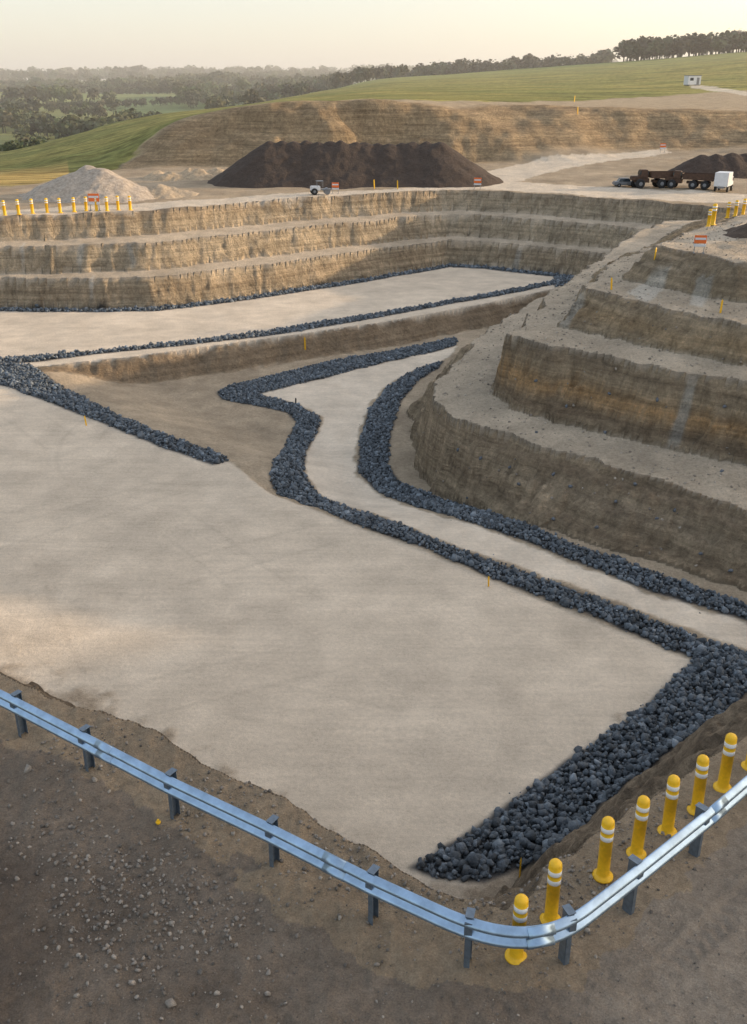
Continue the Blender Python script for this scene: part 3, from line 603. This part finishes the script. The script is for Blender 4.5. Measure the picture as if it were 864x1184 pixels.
def place(u0,u1,y0,y1,n,h0,h1,thr=None):
    u=rng.uniform(u0,u1,n); Y_=np.exp(rng.uniform(math.log(y0),math.log(y1),n)); X_=(u-432)/(FPX*1.083)*Y_; H=rng.uniform(h0,h1,n)
    if thr is not None:
        k=fbm(X_/110,Y_/110,91,3)>thr; X_=X_[k];Y_=Y_[k];H=H[k]
    return X_,Y_,H
def hedge(u0,y0,u1,y1,n,h0,h1):
    t=rng.random(n); a=((u0-432)/(FPX*1.083)*y0,y0); b_=((u1-432)/(FPX*1.083)*y1,y1)
    return a[0]+(b_[0]-a[0])*t+rng.normal(0,1.5,n),a[1]+(b_[1]-a[1])*t+rng.normal(0,1.5,n),rng.uniform(h0,h1,n)
def wood(name,sets,base):
    X_=np.concatenate([s[0] for s in sets]);Y_=np.concatenate([s[1] for s in sets]);H=np.concatenate([s[2] for s in sets]); n=len(X_)
    a=rng.uniform(0,6.28,n); z0=np.zeros(n); R=np.stack([np.stack([np.cos(a),-np.sin(a),z0],-1),np.stack([np.sin(a),np.cos(a),z0],-1),np.stack([z0,z0,z0+1],-1)],1).astype(F32)
    sc=rng.uniform(.9,1.5,n); R[:,:2,:]*=sc[:,None,None]
    t=C(*base)*rng.uniform(.6,1.4,n)[:,None]*(1+rng.normal(0,.08,(n,3)))
    merge_instances(name,tv,np.stack([X_,Y_,terrain(X_,Y_)-.3],1).astype(F32),H.astype(F32),t.astype(F32),m_leaf,R)
wood("woodland",[place(-80,460,1000,1600,800,9,15,.0),place(-80,400,700,1000,420,8,13,.08),place(-60,300,480,640,50,7,11,.0),place(70,190,400,440,24,8,11),place(20,80,430,470,12,7,10),place(-60,45,300,350,14,6,10),place(-60,60,250,275,7,4,6),place(200,350,640,800,50,8,12),place(-100,900,1700,2300,600,14,24)],(.078,.09,.036))
wood("hedgerow",[hedge(-40,520,200,480,60,3,5),hedge(0,640,260,700,70,4,6),hedge(-40,800,120,560,60,4,6),hedge(60,380,160,420,30,3,4),hedge(-60,900,330,860,110,5,7)],(.07,.08,.034))
wood("tree_line",[place(440,700,660,760,120,6,11),place(716,940,500,545,170,6,10),place(330,470,560,640,25,6,9)],(.065,.07,.04))
# ------------------------------------------------------------------ valley haze: thin real scattering air beyond the site
mh=bpy.data.materials.new("haze_air"); mh.use_nodes=True; hn=mh.node_tree; hn.nodes.remove(hn.nodes['Principled BSDF'])
vsn=hn.nodes.new('ShaderNodeVolumeScatter'); vsn.inputs['Density'].default_value=.00045; vsn.inputs['Color'].default_value=(1,.97,.92,1); vsn.inputs['Anisotropy'].default_value=.2
hn.links.new(vsn.outputs[0],hn.nodes['Material Output'].inputs['Volume'])
bm=bmesh.new(); bmesh.ops.create_cube(bm,size=1)
for v in bm.verts: v.co=Vector((v.co.x*5000,v.co.y*3400+1850,v.co.z*110+25))
from_bm(bm,"haze",[mh])
# ------------------------------------------------------------------ light
SE,SR=math.radians(11),math.radians(76)
sdir=Vector((math.sin(SR)*math.cos(SE),math.cos(SR)*math.cos(SE),math.sin(SE)))
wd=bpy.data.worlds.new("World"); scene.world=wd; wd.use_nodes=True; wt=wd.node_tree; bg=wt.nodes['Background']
sk=wt.nodes.new('ShaderNodeTexSky'); sk.sky_type='NISHITA'; sk.sun_disc=False; sk.sun_elevation=SE; sk.sun_rotation=SR; sk.air_density=1.0; sk.dust_density=1.2; sk.ozone_density=1.0; sk.altitude=50
# thin bright haze veil over the clear sky (pale horizon, bluish zenith, warm aureole round the low sun)
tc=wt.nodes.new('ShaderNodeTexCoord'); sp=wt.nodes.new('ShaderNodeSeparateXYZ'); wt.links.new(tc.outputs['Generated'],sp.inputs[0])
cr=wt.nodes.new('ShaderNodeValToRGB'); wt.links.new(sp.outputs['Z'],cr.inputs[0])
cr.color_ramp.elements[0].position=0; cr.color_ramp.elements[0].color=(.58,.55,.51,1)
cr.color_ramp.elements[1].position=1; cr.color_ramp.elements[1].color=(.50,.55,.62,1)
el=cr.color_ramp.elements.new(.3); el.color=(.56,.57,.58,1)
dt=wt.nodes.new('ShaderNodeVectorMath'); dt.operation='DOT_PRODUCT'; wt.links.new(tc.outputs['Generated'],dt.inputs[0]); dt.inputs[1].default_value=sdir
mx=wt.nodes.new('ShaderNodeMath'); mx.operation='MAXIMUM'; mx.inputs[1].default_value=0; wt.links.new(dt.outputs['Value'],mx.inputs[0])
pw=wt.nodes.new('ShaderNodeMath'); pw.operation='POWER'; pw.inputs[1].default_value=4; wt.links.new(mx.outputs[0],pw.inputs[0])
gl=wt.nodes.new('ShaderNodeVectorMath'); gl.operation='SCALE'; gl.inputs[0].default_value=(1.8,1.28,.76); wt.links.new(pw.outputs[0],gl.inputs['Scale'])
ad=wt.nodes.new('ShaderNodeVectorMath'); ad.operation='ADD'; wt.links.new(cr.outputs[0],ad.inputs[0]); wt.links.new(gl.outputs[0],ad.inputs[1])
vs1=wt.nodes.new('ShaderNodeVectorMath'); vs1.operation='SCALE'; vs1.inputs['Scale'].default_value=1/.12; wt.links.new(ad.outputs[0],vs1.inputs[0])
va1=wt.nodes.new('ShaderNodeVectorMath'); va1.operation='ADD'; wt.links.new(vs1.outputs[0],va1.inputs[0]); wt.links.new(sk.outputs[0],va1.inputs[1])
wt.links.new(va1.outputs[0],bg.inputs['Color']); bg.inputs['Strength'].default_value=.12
sl=bpy.data.lights.new("sun",'SUN'); sl.energy=5.0; sl.angle=math.radians(.8); sl.color=(1,.74,.47)
so=link(bpy.data.objects.new("sun",sl)); so.rotation_euler=sdir.to_track_quat('Z','Y').to_euler()
scene.view_settings.view_transform='Standard'; scene.view_settings.look='None'; scene.view_settings.exposure=0
